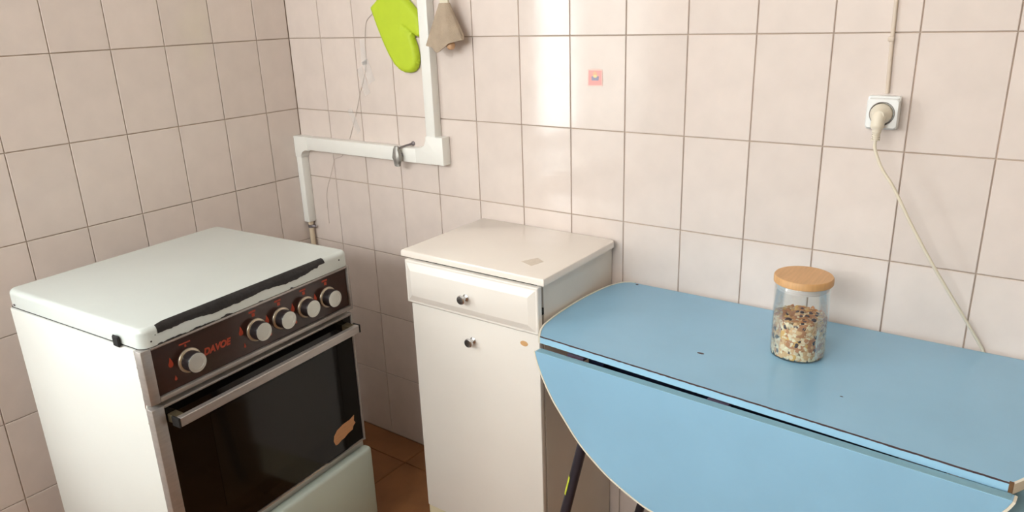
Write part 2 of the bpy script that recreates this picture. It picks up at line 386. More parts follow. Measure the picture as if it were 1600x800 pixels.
# ------------------------------------------------------------------ gas stove
def build_stove():
    R = thing('gas_stove', 'old white gas stove with brown control panel and black oven door', 'stove', (0.406, -0.701, 0.0), math.radians(4.0))
    XF = 0.252; W0, W1 = -0.2825, 0.2825
    # body shell
    bm = bmesh.new(); box(bm, -0.246, 0.232, W0-0.0015, W1+0.0015, 0.03, 0.8062, 0.003, 2)
    part('body', bm, M['side_enamel'], R)
    for sx in (-0.20, 0.19):
        for sy in (-0.24, 0.24):
            part('foot', lathe(bmesh.new(), [(0, 0), (0.018, 0), (0.016, 0.028), (0.0, 0.0295)], n=14, origin=(sx, sy, 0.0)), M['darkgap'], R)
    part('lid_gap_shade', bx(-0.244, 0.232, W0+0.003, W1-0.003, 0.8058, 0.8107), M['darkgap'], R, smooth=0)  # black core put in as the shade line under the lid
    # lid: pan with a softly rounded rim
    bm = bmesh.new(); box(bm, -0.252, 0.256, W0+0.0005, W1-0.0005, 0.8105, 0.850)
    vert_e = [e for e in bm.edges if abs(e.verts[0].co.z-e.verts[1].co.z) > 0.01]
    bmesh.ops.bevel(bm, geom=vert_e, offset=0.022, segments=5, profile=0.5, affect='EDGES')
    top_e = [e for e in bm.edges if e.verts[0].co.z > 0.849 and e.verts[1].co.z > 0.849]
    bmesh.ops.bevel(bm, geom=top_e, offset=0.011, segments=5, profile=0.5, affect='EDGES')
    lid = part('lid', bm, M['enamel'], R, smooth=50)
    # black worn band along the front rim (enamel gone), ragged underneath
    bm = bmesh.new(); prev = None; n = 90; rr = 0.011; rnd = random.Random(3); low = 0.834
    for k in range(n+1):
        y = -0.247 + (0.199+0.247)*k/n
        low += rnd.uniform(-0.0016, 0.0016); tgt = 0.8325 - 0.004*math.sin(PI*k/n) + 0.003*math.sin(k*0.17)
        low += (tgt-low)*0.25
        top = 1.0
        if k < 4: top = 0.72+0.07*k
        if k > n-5: low = 0.838+0.001*(k-n+5)
        ring = []
        for t in (0, 0.25, 0.5, 0.75, 1.0):
            a = PI/2*(1-t)*top
            x = 0.256-rr+(rr+0.0006)*math.cos(a); z = 0.850-rr+(rr+0.0006)*math.sin(a)
            ring.append(bm.verts.new((x, y, z)))
        ring.append(bm.verts.new((0.2566, y, low)))
        if prev:
            for a in range(5): bm.faces.new((prev[a], ring[a], ring[a+1], prev[a+1]))
        prev = ring
    tag(part('worn_band', bm, M['black'], lid, smooth=60), 'black band of worn enamel along the front rim')
    # small chips at the lid's lower edge
    rnd = random.Random(11)
    for (yc, wd) in ((-0.213, 0.05), (-0.15, 0.06), (-0.245, 0.012), (-0.09, 0.03), (0.0, 0.012), (0.09, 0.01)):
        m_ = max(3, int(wd/0.004)); pv = None; bm = bmesh.new()
        for k in range(m_+1):
            y = yc-wd/2+wd*k/m_; h = 0.0012+0.003*rnd.random()*math.sin(PI*k/m_)
            c = (bm.verts.new((0.2566, y, 0.8108)), bm.verts.new((0.2566, y, 0.8108+h)))
            if pv: bm.faces.new((pv[0], c[0], c[1], pv[1]))
            pv = c
        part('rim_chip', bm, M['black'], lid, smooth=0)
    for (y, z, r) in ((-0.262, 0.822, 0.0022), (-0.252, 0.832, 0.0016), (0.247, 0.832, 0.003)):
        part('enamel_chip', lathe(bmesh.new(), [(r, 0.0), (r*0.8, 0.0008), (0, 0.0009)], axis='X', n=7, origin=(0.2552, y, z)), M['black'], lid)
    # hinge clip on the left side
    bm = bmesh.new(); box(bm, 0.167, 0.189, W0-0.007, W0-0.0016, 0.804, 0.829, 0.003, 1)
    tag(part('lid_clip', bm, M['darkgap'], R), 'small black clip on the side edge of the lid')
    bm = bmesh.new(); box(bm, -0.226, -0.220, W0-0.002, W0+0.0008, 0.814, 0.819, 0.001, 1); part('lid_screw', bm, M['steel'], R)
    # control panel
    PX = 0.240
    bm = bmesh.new(); box(bm, 0.2325, PX, -0.272, 0.272, 0.694, 0.8075)
    part('panel_backing', bm, M['darkgap'], R, smooth=0)
    pn = part('control_panel', bx(PX+0.0003, PX+0.010, -0.266, 0.270, 0.702, 0.8030, bev=0.001, seg=1), M['brown'], R)
    bm = bmesh.new()
    box(bm, 0.2328, 0.256, -0.2885, -0.2665, 0.691, 0.8085, 0.002, 2)
    box(bm, 0.2328, 0.256, 0.2705, 0.2785, 0.691, 0.8085, 0.002, 2)
    box(bm, 0.2328, 0.256, -0.2665, 0.2705, 0.691, 0.7015, 0.002, 2)
    box(bm, 0.2328, 0.256, -0.2665, 0.2705, 0.8035, 0.8090, 0.0015, 2)
    part('panel_frame', bm, M['chrome'], R)
    FX = PX+0.0100
    ky = (-0.188, -0.018, 0.054, 0.130, 0.201)
    for y in ky:
        o = part('knob', lathe(bmesh.new(), [(0.0215, 0.004), (0.0215, 0.024), (0.0205, 0.026), (0.019, 0.0265)], axis='X', n=36, origin=(FX, y, 0.749)), M['knobside'], R, smooth=50)
        part('knob_ring', lathe(bmesh.new(), [(0.0, 0.0), (0.0262, 0.0002), (0.0262, 0.003), (0.0245, 0.0045), (0.0, 0.0047)], axis='X', n=36, origin=(FX, y, 0.749)), M['knobring'], o, smooth=50)
        part('knob_face', lathe(bmesh.new(), [(0.0205, 0.0258), (0.0203, 0.0272), (0.014, 0.0276), (0.0138, 0.0272), (0.0, 0.0272)], axis='X', n=36, origin=(FX, y, 0.749)), M['knobface'], o, smooth=50)
    # orange print on the panel: flames, burner marks and the maker's lettering
    def flat(name, polys):
        bm = bmesh.new()
        for poly in polys: prism(bm, poly, lambda u, v, d: Vector((d, u, v)), FX+0.0001, FX+0.0004)
        part(name, bm, M['orange'], pn, smooth=0)
    def flame(y, z, h):
        return [(y+h*a, z+h*b) for a, b in ((0, 0.55), (0.16, 0.18), (0.26, -0.12), (0.24, -0.34), (0.1, -0.48), (-0.1, -0.48), (-0.24, -0.34), (-0.26, -0.12), (-0.12, 0.15))]
    for i, y in enumerate(ky):
        fy = y-0.040 if i else y-0.041
        flat('flame_mark', [flame(fy, 0.7605, 0.021)])
        flat('small_flame_mark', [flame(fy+0.005, 0.7245, 0.011)])
        yy = y-0.004
        if i == 0:
            flat('burner_mark', [[(yy-0.013, 0.787), (yy+0.013, 0.787), (yy+0.013, 0.7900), (yy-0.013, 0.7900)], [(yy-0.001, 0.780), (yy+0.003, 0.780), (yy+0.003, 0.785), (yy-0.001, 0.785)]])
        else:
            flat('burner_mark', [[(yy-0.009, 0.791), (yy+0.009, 0.791), (yy+0.009, 0.7955), (yy-0.009, 0.7955)],
                                 [(yy-0.002, 0.781), (yy+0.006, 0.781), (yy+0.006, 0.789), (yy-0.002, 0.789)]])
    fc = bpy.data.curves.new('lettering', 'FONT'); fc.body = 'DAVOE'; fc.size = 0.0205; fc.extrude = 0.0002; fc.shear = 0.25; fc.offset = 0.0010; fc.space_character = 1.03
    to = bpy.data.objects.new('tmp_text', fc); COL.objects.link(to)
    bpy.context.view_layer.update()
    me = bpy.data.meshes.new_from_object(to.evaluated_get(bpy.context.evaluated_depsgraph_get()))
    bpy.data.objects.remove(to)
    xs = [v.co.x for v in me.vertices]; k = 0.069/(max(xs)-min(xs)); mn = min(xs)
    for v in me.vertices: v.co = Vector((FX+0.0003+v.co.z, -0.154+(v.co.x-mn)*k, 0.7435+v.co.y))
    me.materials.clear(); me.materials.append(M['orange'])
    link('panel_lettering', me, None, pn)
    # oven door
    bm = bmesh.new(); box(bm, 0.2325, 0.246, -0.286, 0.272, 0.308, 0.680); dr = part('oven_door', bm, M['darkgap'], R, smooth=0)
    part('door_glass', bx(0.2463, 0.2505, -0.262, 0.268, 0.314, 0.6752, bev=0.001, seg=1), M['blackglass'], dr)
    part('door_window', bx(0.2506, 0.2512, -0.165, 0.165, 0.38, 0.612), M['innerglass'], dr, smooth=0)
    bm = bmesh.new()
    box(bm, 0.2328, 0.2545, -0.2885, -0.2622, 0.308, 0.6815, 0.002, 2)
    box(bm, 0.2328, 0.2545, 0.2683, 0.2735, 0.308, 0.6815, 0.0015, 2)
    box(bm, 0.2328, 0.2545, -0.2622, 0.2683, 0.6755, 0.6815, 0.0015, 2)
    part('door_trim', bm, M['chrome'], dr)
    bm = bmesh.new(); rnd = random.Random(5); pv = None      # flaking strip along the lower edge
    for k in range(61):
        y = -0.262+0.535*k/60; h = 0.0035+0.003*rnd.random() if (k//9) % 4 != 1 else 0.0015
        c = [bm.verts.new((0.2514, y, 0.308)), bm.verts.new((0.2514, y, 0.308+h)), bm.verts.new((0.2463, y, 0.308+h))]
        if pv:
            bm.faces.new((pv[0], c[0], c[1], pv[1])); bm.faces.new((pv[1], c[1], c[2], pv[2]))
        pv = c
    part('flaking_trim', bm, M['chrome'], dr, smooth=0)
    chip = [(0.163, 0.360), (0.166, 0.374), (0.178, 0.385), (0.200, 0.391), (0.226, 0.392), (0.243, 0.398), (0.240, 0.382), (0.245, 0.374), (0.236, 0.368), (0.232, 0.359), (0.216, 0.357), (0.200, 0.3505), (0.190, 0.350), (0.176, 0.345), (0.168, 0.346)]
    bm = prism(bmesh.new(), chip, lambda u, v, d: Vector((d, u, v)), 0.2506, 0.2511)
    tag(part('bare_patch', bm, M['tanchip'], dr, smooth=0), 'bare tan patch on the lower corner of the oven door')
    hb = part('handle', bx(0.278, 0.292, -0.256, 0.2555, 0.640, 0.6605, bev=0.0015, seg=1), M['chrome'], dr)
    for y0 in (-0.2575, 0.2360):
        bm = bmesh.new(); box(bm, 0.2506, 0.278, y0, y0+0.020, 0.642, 0.660, 0.001, 1); part('handle_bracket', bm, M['brass'], hb)
    for y0 in (-0.2605, 0.2557): part('handle_cap', bx(0.268, 0.292, y0, y0+0.0045, 0.6395, 0.661, bev=0.0008, seg=1), M['darkgap'], hb)
    # pan drawer
    part('pan_drawer', bx(0.2325, 0.264, -0.284, 0.284, 0.062, 0.284, bev=0.010, seg=3), M['mint'], R)
    # rusty seam by the panel's left edge
    bm = bmesh.new(); rnd = random.Random(2); pv = None
    for k in range(41):
        z = 0.64+0.166*k/40; x = 0.2265+0.0012*rnd.uniform(-1, 1)
        c = (bm.verts.new((x, W0-0.0019, z)), bm.verts.new((x+0.0025+0.001*rnd.random(), W0-0.0019, z)))
        if pv: bm.faces.new((pv[0], c[0], c[1], pv[1]))
        pv = c
    part('rusty_seam', bm, M['rust'], R, smooth=0)
    return R
build_stove()

# ------------------------------------------------------------------ white cabinet
def raised(bm, x0, x1, z0, z1, yb, ys, yf, m):
    """slab from yb to ys whose face steps out to yf inside a sloping border of width m (front is -y)."""
    def q(x0, x1, z0, z1, y): return [bm.verts.new((x, y, z)) for x, z in ((x0, z0), (x1, z0), (x1, z1), (x0, z1))]
    r = [q(x0, x1, z0, z1, yb), q(x0, x1, z0, z1, ys+0.002), q(x0+0.002, x1-0.002, z0+0.002, z1-0.002, ys), q(x0+0.006, x1-0.006, z0+0.006, z1-0.006, ys), q(x0+m, x1-m, z0+m, z1-m, yf+0.0006), q(x0+m+0.002, x1-m-0.002, z0+m+0.002, z1-m-0.002, yf)]
    bm.faces.new(r[0][::-1])
    for a, b in zip(r, r[1:]):
        for k in range(4): bm.faces.new((a[k], a[(k+1) % 4], b[(k+1) % 4], b[k]))
    bm.faces.new(r[-1]); return bm
def chrome_knob(parent, x, y, z):
    k = part('knob', lathe(bmesh.new(), [(0.0, 0.0), (0.0085, 0.0002), (0.0085, 0.002), (0.0045, 0.005), (0.004, 0.011), (0.008, 0.014), (0.0112, 0.018), (0.0112, 0.0205), (0.0095, 0.0225), (0.0, 0.0235)], axis='-Y', n=28, origin=(x, y, z)), M['polished'], parent, smooth=40)
    tag(k, 'round chrome knob'); return k
def build_cabinet():
    R = thing('kitchen_cabinet', 'narrow white kitchen cabinet with one drawer and one door against the tiles', 'cabinet', (0.972, 0.0, 0.0))
    # local x = world x - 0.972
    X0, X1 = -0.187, 0.199
    bm = bmesh.new()
    box(bm, X0, X0+0.016, -0.318, -0.004, 0.10, 0.8335); box(bm, X1-0.016, X1, -0.318, -0.004, 0.0, 0.8335)
    box(bm, X0+0.016, X1-0.016, -0.010, -0.005, 0.10, 0.8335); box(bm, X0+0.016, X1-0.016, -0.316, -0.010, 0.10, 0.116)
    box(bm, X0+0.016, X1-0.016, -0.3175, -0.010, 0.706, 0.716)
    box(bm, X0, X0+0.016, -0.318, -0.004, 0.0, 0.10)
    part('body', bm, M['cabside'], R, smooth=0)
    bm = bmesh.new(); box(bm, X0+0.016, X1-0.016, -0.300, -0.285, 0.0, 0.10)
    part('plinth', bm, M['cream'], R, smooth=0)
    part('plinth_board', bx(X0, X1-0.0165, -0.3345, -0.3185, 0.0, 0.109, bev=0.001, seg=1), M['cream'], R)
    # top with chamfered border
    bm = bmesh.new(); poly = [(-0.212, -0.337), (0.213, -0.337), (0.213, -0.020), (0.208, -0.010), (0.198, -0.003), (-0.212, -0.003)]
    prism(bm, poly, lambda u, v, d: Vector((u, v, d)), 0.8345, 0.8505, bev=0.0)
    e = [e for e in bm.edges if e.verts[0].co.z > 0.85 and e.verts[1].co.z > 0.85]
    bmesh.ops.bevel(bm, geom=e, offset=0.005, segments=2, profile=0.5, affect='EDGES')
    top = part('top', bm, M['cabtop'], R, smooth=25)
    bm = prism(bmesh.new(), [(0.101, -0.262), (0.121, -0.222), (0.148, -0.238), (0.139, -0.277)], lambda u, v, d: Vector((u, v, d)), 0.8506, 0.8509)
    tag(part('paper_label', bm, M['paper'], top, smooth=0), 'faded beige paper label on the top')
    # drawer, standing slightly proud
    d = part('drawer', raised(bmesh.new(), -0.192, 0.203, 0.7195, 0.8305, -0.332, -0.347, -0.3545, 0.022), M['cab'], R, smooth=20)
    chrome_knob(d, 0.006, -0.3546, 0.7725)
    part('drawer_box', bx(X0+0.02, X1-0.02, -0.3315, -0.05, 0.722, 0.815), M['darkgap'], R, smooth=0)  # coloured black to stand for shade in the gap beside the drawer
    part('drawer_runner', bx(X1-0.006, X1+0.0005, -0.3315, -0.3182, 0.760, 0.775), M['darkgap'], R, smooth=0)
    # door
    g = part('door', bx(-0.187, 0.1995, -0.3385, -0.3215, 0.111, 0.7145, bev=0.003, seg=2), M['cab'], R)
    chrome_knob(g, 0.008, -0.3386, 0.6575)
    c = lathe(bmesh.new(), [(0.0105, 0.0), (0.0105, 0.0006), (0.0, 0.0007)], axis='-Y', n=20, origin=(0, 0, 0))
    for v in c.verts: v.co.z *= 0.62
    tag(part('bare_spot', c, M['woodchip'], g, loc=(0.1575, -0.3386, 0.686)), 'bare tan oval spot where paint is gone')
    return R
build_cabinet()

# ------------------------------------------------------------------ blue drop-leaf table
def build_table():
    R = thing('drop_leaf_table', 'light blue drop-leaf table with white edging against the wall', 'table', (1.63, -0.21, 0.0))
    off = Vector((1.63, -0.21, 0.0))
    H = 0.747; T = 0.016
    A = Vector((1.214, -0.397)); B = Vector((2.056, -0.460))
    yb = -0.0085
    left = [(1.214, -0.397), (1.1985, -0.368), (1.1885, -0.335), (1.1825, -0.275), (1.181, -0.215), (1.1825, -0.165), (1.187, -0.115), (1.194, -0.070), (1.204, -0.038), (1.219, -0.016), (1.237, yb)]
    right = [(2.07, yb), (2.085, -0.04), (2.096, -0.1), (2.101, -0.17), (2.102, -0.24), (2.099, -0.31), (2.090, -0.37), (2.076, -0.422), (2.056, -0.460)]
    L = [Vector((p.x, p.y)) for p in smooth_pts([(x, y, 0) for x, y in left], 4)]
    Rr = [Vector((p.x, p.y)) for p in smooth_pts([(x, y, 0) for x, y in right], 4)]
    outline = L + Rr
    bm = prism(bmesh.new(), [(p.x-off.x, p.y-off.y) for p in outline], lambda u, v, d: Vector((u, v, d)), H-T, H, bev=0.0008, seg=1)
    top = part('tabletop', bm, M['blue'], R, smooth=30)
    def edging(name, pts, z0, z1, m, parent, t=0.0022):
        bm = bmesh.new(); n = len(pts); pv = None
        for i, p in enumerate(pts):
            d = (pts[min(i+1, n-1)]-pts[max(i-1, 0)]).normalized(); nrm = Vector((-d.y, d.x))
            c = Vector((1.63, -0.21))
            if nrm.dot(p-c) < 0: nrm = -nrm
            a = p+nrm*0.0003-off.xy; b = p+nrm*t-off.xy
            ring = [bm.verts.new((a.x, a.y, z0)), bm.verts.new((b.x, b.y, z0)), bm.verts.new((b.x, b.y, z1)), bm.verts.new((a.x, a.y, z1))]
            if pv:
                for k in range(4): bm.faces.new((pv[k], ring[k], ring[(k+1) % 4], pv[(k+1) % 4]))
            else: bm.faces.new(ring)
            pv = ring
        bm.faces.new(pv[::-1]); return part(name, bm, m, parent, smooth=40)
    edging('end_trim', L, H-T, H+0.0008, M['whiteedge'], top, 0.0045)
    edging('end_trim', Rr, H-T, H+0.0008, M['whiteedge'], top, 0.0045)
    edging('front_band', [A+(B-A)*k/20 for k in range(21)], H-T+0.001, H-0.0012, M['blueedge'], top, 0.0012)
    # dark worn seam along the front top edge
    rnd = random.Random(9); bm = bmesh.new(); pv = None; t_ = (B-A).normalized(); nr = Vector((t_.y, -t_.x))
    for k in range(101):
        p = A+(B-A)*k/100; wdt = 0.0003+0.0009*rnd.random()
        a = p-nr*wdt-off.xy; b = p+nr*0.0014-off.xy; zz = H+0.0004
        c = [bm.verts.new((a.x, a.y, zz)), bm.verts.new((b.x, b.y, zz)), bm.verts.new((b.x, b.y, H-0.0012-0.0008*rnd.random()))]
        if pv:
            bm.faces.new((pv[0], c[0], c[1], pv[1])); bm.faces.new((pv[1], c[1], c[2], pv[2]))
        pv = c
    part('front_seam', bm, M['brownline'], top, smooth=0)
    p = B-off.xy
    part('broken_corner', bx(p.x-0.002, p.x+0.004, p.y-0.0022, p.y+0.003, H-T+0.001, H+0.0012), M['rust'], top, smooth=0)
    for (x, y, rx, ry) in ((1.529, -0.297, 0.0075, 0.0035), (1.249, -0.016, 0.004, 0.003), (1.80, -0.33, 0.003, 0.0015)):
        c = lathe(bmesh.new(), [(1.0, 0.0), (0.8, 0.0003), (0.0, 0.0004)], n=12)
        for v in c.verts: v.co.x *= rx; v.co.y *= ry
        part('burn_mark', c, M['brownline'], top, loc=(x-off.x, y-off.y, H))
    # hanging front leaf: half-round board
    ang = math.atan2(B.y-A.y, B.x-A.x); tilt = 0.0115/0.846
    LT = 0.018
    halfpts = [(0.0, 0.0), (0.007, 0.025), (0.0223, 0.0593), (0.045, 0.098), (0.0713, 0.1313), (0.1118, 0.178), (0.155, 0.2125), (0.1986, 0.2387), (0.2588, 0.263), (0.295, 0.271), (0.36, 0.281), (0.423, 0.285)]
    rhalf = [(0.8462-s, d) for s, d in halfpts[:-1]]
    rhalf[1] = (0.8405, 0.014); rhalf[2] = (0.8270, 0.038); rhalf[3] = (0.806, 0.078)
    arc = halfpts + rhalf[::-1]
    arc = [(q.x, q.y) for q in smooth_pts([(a, b, 0) for a, b in arc], 4)]
    base = A+nr*0.026+t_*0.0055
    def LP(s, d, depth):   # depth: 0 at the outer face, positive towards the wall
        q = base+t_*s-nr*depth
        return Vector((q.x-off.x, q.y-off.y, 0.7238+tilt*s-d))
    bm = prism(bmesh.new(), arc, LP, LT, 0.0, bev=0.0006, seg=1)
    leaf = part('drop_leaf', bm, M['blue'], R, smooth=30)
    bm = bmesh.new(); pv = None; cs = (0.423, 0.10)
    for i, (s_, d_) in enumerate(arc):
        a_, b_ = arc[max(i-1, 0)], arc[min(i+1, len(arc)-1)]
        tx, tz = b_[0]-a_[0], b_[1]-a_[1]; l_ = math.hypot(tx, tz); nx, nz = -tz/l_, tx/l_
        if nx*(s_-cs[0])+nz*(d_-cs[1]) < 0: nx, nz = -nx, -nz
        ring = [bm.verts.new(LP(s_+nx*o, d_+nz*o, dep)) for o, dep in ((0.0003, LT+0.0004), (0.0040, LT+0.0004), (0.0040, -0.0006), (0.0003, -0.0006))]
        if pv:
            for k in range(4): bm.faces.new((pv[k], ring[k], ring[(k+1) % 4], pv[(k+1) % 4]))
        else: bm.faces.new(ring)
        pv = ring
    bm.faces.new(pv[::-1]); part('leaf_trim', bm, M['whiteedge'], leaf, smooth=40)
    bm = bmesh.new(); pv = None
    for k in range(2):
        s_ = 0.003+0.840*k
        ring = [bm.verts.new(LP(s_, d, dep)) for d, dep in ((0.0005, 0.0006), (0.0005, LT-0.0006), (-0.0010, LT-0.0006), (-0.0010, 0.0006))]
        if pv:
            for q in range(4): bm.faces.new((pv[q], ring[q], ring[(q+1) % 4], pv[(q+1) % 4]))
        pv = ring
    part('leaf_top_edge', bm, M['bluedull'], leaf, smooth=0)
    # hinges under the seam
    def inner(s, dep, z): 
        q = A+t_*s-nr*dep; return Vector((q.x-off.x, q.y-off.y, z))
    for s_ in (0.075, 0.385, 0.70):
        bm = prism(bmesh.new(), [(s_, -0.0075), (s_+0.040, -0.0075), (s_+0.040, 0.034), (s_, 0.034)], lambda u, v, d: inner(u, v, d), H-T-0.0065, H-T-0.0003)
        part('hinge', bm, M['hinge'], R, smooth=0)
    # under-frame: navy rails and dark tube legs
    bm = bmesh.new()
    prism(bm, [(0.13, 0.070), (0.76, 0.070), (0.76, 0.052), (0.13, 0.052)], lambda u, v, d: inner(u, v, d), 0.640, 0.7305)
    part('front_rail', bm, M['navy'], R, smooth=0)
    part('back_rail', bx(1.30-off.x, 2.0-off.x, -0.075-off.y, -0.055-off.y, 0.660, 0.7305), M['navy'], R, smooth=0)
    for x in (1.36, 1.945): part('side_rail', bx(x-off.x, x+0.02-off.x, -0.345-off.y, -0.0755-off.y, 0.665, 0.7305), M['navy'], R, smooth=0)
    bm = prism(bmesh.new(), [(0.79, 0.030), (0.876, 0.030), (0.876, 0.046), (0.79, 0.046)], lambda u, v, d: inner(u, v, d), 0.48, 0.7305)
    part('leaf_support', bm, M['bluedull'], R, smooth=0)
    def leg(p0, p1): return part('leg', tube(bmesh.new(), [Vector(p0)-off, Vector(p1)-off], 0.0115, 16), M['leg'], R)
    fl_ = leg((1.340, -0.372, 0.6600), (1.190, -0.392, 0.0))
    leg((1.98, -0.40, 0.6600), (2.06, -0.40, 0.0))
    leg((1.42, -0.065, 0.6595), (1.262, -0.060, 0.0)); leg((1.93, -0.065, 0.6595), (2.04, -0.060, 0.0))
    # piece of yellow-green tape wrapped round the near leg
    a, b = Vector((1.340, -0.372, 0.66))-off, Vector((1.190, -0.392, 0.0))-off
    bm = tube(bmesh.new(), [a.lerp(b, 0.37), a.lerp(b, 0.445)], 0.0124, 16, caps=False)
    bmesh.ops.delete(bm, geom=[f for f in bm.faces if f.calc_center_median().x-a.lerp(b, 0.41).x > -0.003], context='FACES')
    tag(part('tape', bm, M['yellow'], fl_), 'scrap of yellow green tape on the table leg')
    bm = bmesh.new(); part('corner_block', bx(1.325-off.x, 1.36-off.x, -0.385-off.y, -0.345-off.y, 0.655, 0.7305), M['navy'], R, smooth=0)
    return R
build_table()

# ------------------------------------------------------------------ jar of muesli
def build_jar():
    jx, jy, jz = 1.6865, -0.199, 0.7475
    R = thing('glass_jar', 'round glass jar with bamboo lid on the blue table', 'jar', (jx, jy, jz))
    r = 0.051; t = 0.002
    prof = [(0.0, 0.0), (r-0.006, 0.0), (r-0.002, 0.0015), (r, 0.006), (r, 0.146), (r-0.0008, 0.148), (r-t+0.0005, 0.148), (r-t, 0.146), (r-t, 0.007), (r-t-0.004, 0.003), (0.0, 0.003)]
    part('jar_glass', lathe(bmesh.new(), prof, n=64), M['jar'], R, smooth=40)
    lid = part('lid', lathe(bmesh.new(), [(0.0, 0.1488), (0.0525, 0.1488), (0.0538, 0.1500), (0.0538, 0.1605), (0.0520, 0.1630), (0.0, 0.1630)], n=64), M['bamboo'], R, smooth=40)
    part('seal', lathe(bmesh.new(), [(0.0, 0.1484), (0.0482, 0.1484), (0.0486, 0.146), (0.0486, 0.144), (0.0470, 0.143), (0.0470, 0.141), (0.0486, 0.140), (0.0486, 0.137), (0.0470, 0.136), (0.0, 0.136)], n=48), M['seal'], lid, smooth=40)
    # muesli: heap of flakes against the glass and on top
    mu = thing('muesli', 'mixed muesli flakes, nuts and raisins filling half of the glass jar', 'muesli', (jx, jy, jz+0.0032))
    mu['kind'] = 'stuff'
    ri = r-t-0.0006; top = 0.078
    core = lathe(bmesh.new(), [(0, 0.0006), (ri-0.0075, 0.0006), (ri-0.0045, 0.003), (ri-0.0045, top-0.006), (ri-0.010, top-0.003), (0, top-0.004)], n=40)
    tag(part('crumbs', core, M['crumb'], mu), None, None, None, 'stuff')
    bm = bmesh.new(); rnd = random.Random(21)
    # each kind: material index, half lengths (a, b, c), weight
    kinds = [(0, (0.0042, 0.0032, 0.0010), 30), (1, (0.0045, 0.0034, 0.0011), 22), (2, (0.0085, 0.0042, 0.0024), 7), (3, (0.0048, 0.0034, 0.0030), 6), (4, (0.0040, 0.0022, 0.0012), 22), (5, (0.0072, 0.0046, 0.0022), 5)]
    bag = [k for k in kinds for _ in range(k[2])]
    base = [Vector((math.cos(2*PI*k/8), math.sin(2*PI*k/8), 0)) for k in range(8)]
    def flake(pos, nrm, kind):
        mi, (a, b, c), _ = kind; s = rnd.uniform(1.05, 1.6); a, b, c = a*s, b*s, c*s
        nrm = (nrm + Vector((rnd.uniform(-1, 1), rnd.uniform(-1, 1), rnd.uniform(-1, 1)))*0.28).normalized()
        u, v = frame_of(nrm); th = rnd.uniform(0, 2*PI); u2 = u*math.cos(th)+v*math.sin(th); v2 = nrm.cross(u2)
        def W(x, y, z): 
            q = pos+u2*x*a+v2*y*b+nrm*z*c
            rr = math.hypot(q.x, q.y)
            if rr > ri: q.x *= ri/rr; q.y *= ri/rr
            q.z = max(q.z, 0.0004); return q
        mid = [bm.verts.new(W(p.x, p.y, rnd.uniform(-.15, .15))) for p in base]
        hi = [bm.verts.new(W(p.x*0.62, p.y*0.62, 0.8)) for p in base]
        for k in range(8):
            f = bm.faces.new((mid[k], mid[(k+1) % 8], hi[(k+1) % 8], hi[k])); f.material_index = mi
        f = bm.faces.new(hi); f.material_index = mi
        lo = bm.verts.new(W(0, 0, -0.8))
        for k in range(8):
            f = bm.faces.new((mid[(k+1) % 8], mid[k], lo)); f.material_index = mi
    for k in range(1500):
        th = rnd.uniform(0, 2*PI); z = rnd.uniform(0.001, top-0.002)
        kd = rnd.choice(bag)
        if z < 0.030 and rnd.random() < 0.55: kd = kinds[rnd.choice((0, 4, 1))]; 
        if z > 0.055 and rnd.random() < 0.35: kd = kinds[rnd.choice((1, 1, 2, 0))]
        rr = ri-rnd.uniform(0.0006, 0.0045)
        flake(Vector((rr*math.cos(th), rr*math.sin(th), z)), Vector((math.cos(th), math.sin(th), 0)), kd)
    for k in range(620):
        th = rnd.uniform(0, 2*PI); rr = (ri-0.003)*math.sqrt(rnd.random())
        z = top-0.003+0.003*rnd.random()+0.002*math.sin(rr*90+th)
        flake(Vector((rr*math.cos(th), rr*math.sin(th), z)), Vector((0, 0, 1)), rnd.choice(bag[:] + [kinds[1]]*30 + [kinds[2]]*6))
    me = finish(bm, 50)
    for n in ('oat', 'oat2', 'nut', 'raisin', 'seed', 'apricot'): me.materials.append(M[n])
    tag(link('flakes', me, None, mu), None, None, None, 'stuff')
build_jar()

# ------------------------------------------------------------------ white pipe duct in the corner
def build_duct():
    R = thing('pipe_duct', 'white plastic pipe duct running round the corner on the tiles', 'pipe duct', (0.0, 0.0, 0.0))
    F = -0.030
    part('upright_cover', bx(0.589, 0.623, F, -0.0006, 1.055, 2.40, bev=0.0025), M['plastic'], R)
    part('level_cover', bx(0.052, 0.600, F, -0.0006, 0.9915, 1.0335, bev=0.0025), M['plastic'], R)
    part('lower_cover', bx(0.0012, 0.0275, F-0.001, -0.0006, 0.741, 0.985, bev=0.0025), M['plastic'], R)
    # moulded corner pieces with a rounded inside
    def elbow(poly): return prism(bmesh.new(), poly, lambda u, v, d: Vector((u, d, v)), -0.0008, F-0.0032, bev=0.002, seg=2)
    el = [(0.0010, 1.0345), (0.0010, 0.966), (0.0310, 0.966), (0.0310, 0.972)]
    el += [(0.0310+0.017-0.017*math.cos(a), 0.972+0.017*math.sin(a)) for a in [PI/2*k/6 for k in range(1, 7)]]
    el += [(0.066, 0.989), (0.066, 1.0345)]
    part('corner_piece', elbow(el), M['plastic'], R)
    er = [(0.6265, 1.072), (0.587, 1.072), (0.587, 1.058)]
    er += [(0.587-0.0215+0.0215*math.cos(a), 1.058-0.0215*math.sin(a)) for a in [PI/2*k/6 for k in range(1, 7)]]
    er += [(0.540, 1.0365), (0.540, 0.9905), (0.651, 0.9905), (0.651, 1.072)]
    # outside corner square, wider than the covers
    er = [(0.651, 1.072), (0.588, 1.072), (0.588, 1.060)] + [(0.588-0.0225+0.0225*math.cos(a), 1.060-0.0225*math.sin(a)) for a in [PI/2*k/6 for k in range(1, 7)]] + [(0.545, 1.0375), (0.545, 0.9935), (0.651, 0.9935)]
    part('corner_piece', elbow(er), M['plastic'], R)
    return R
build_duct()
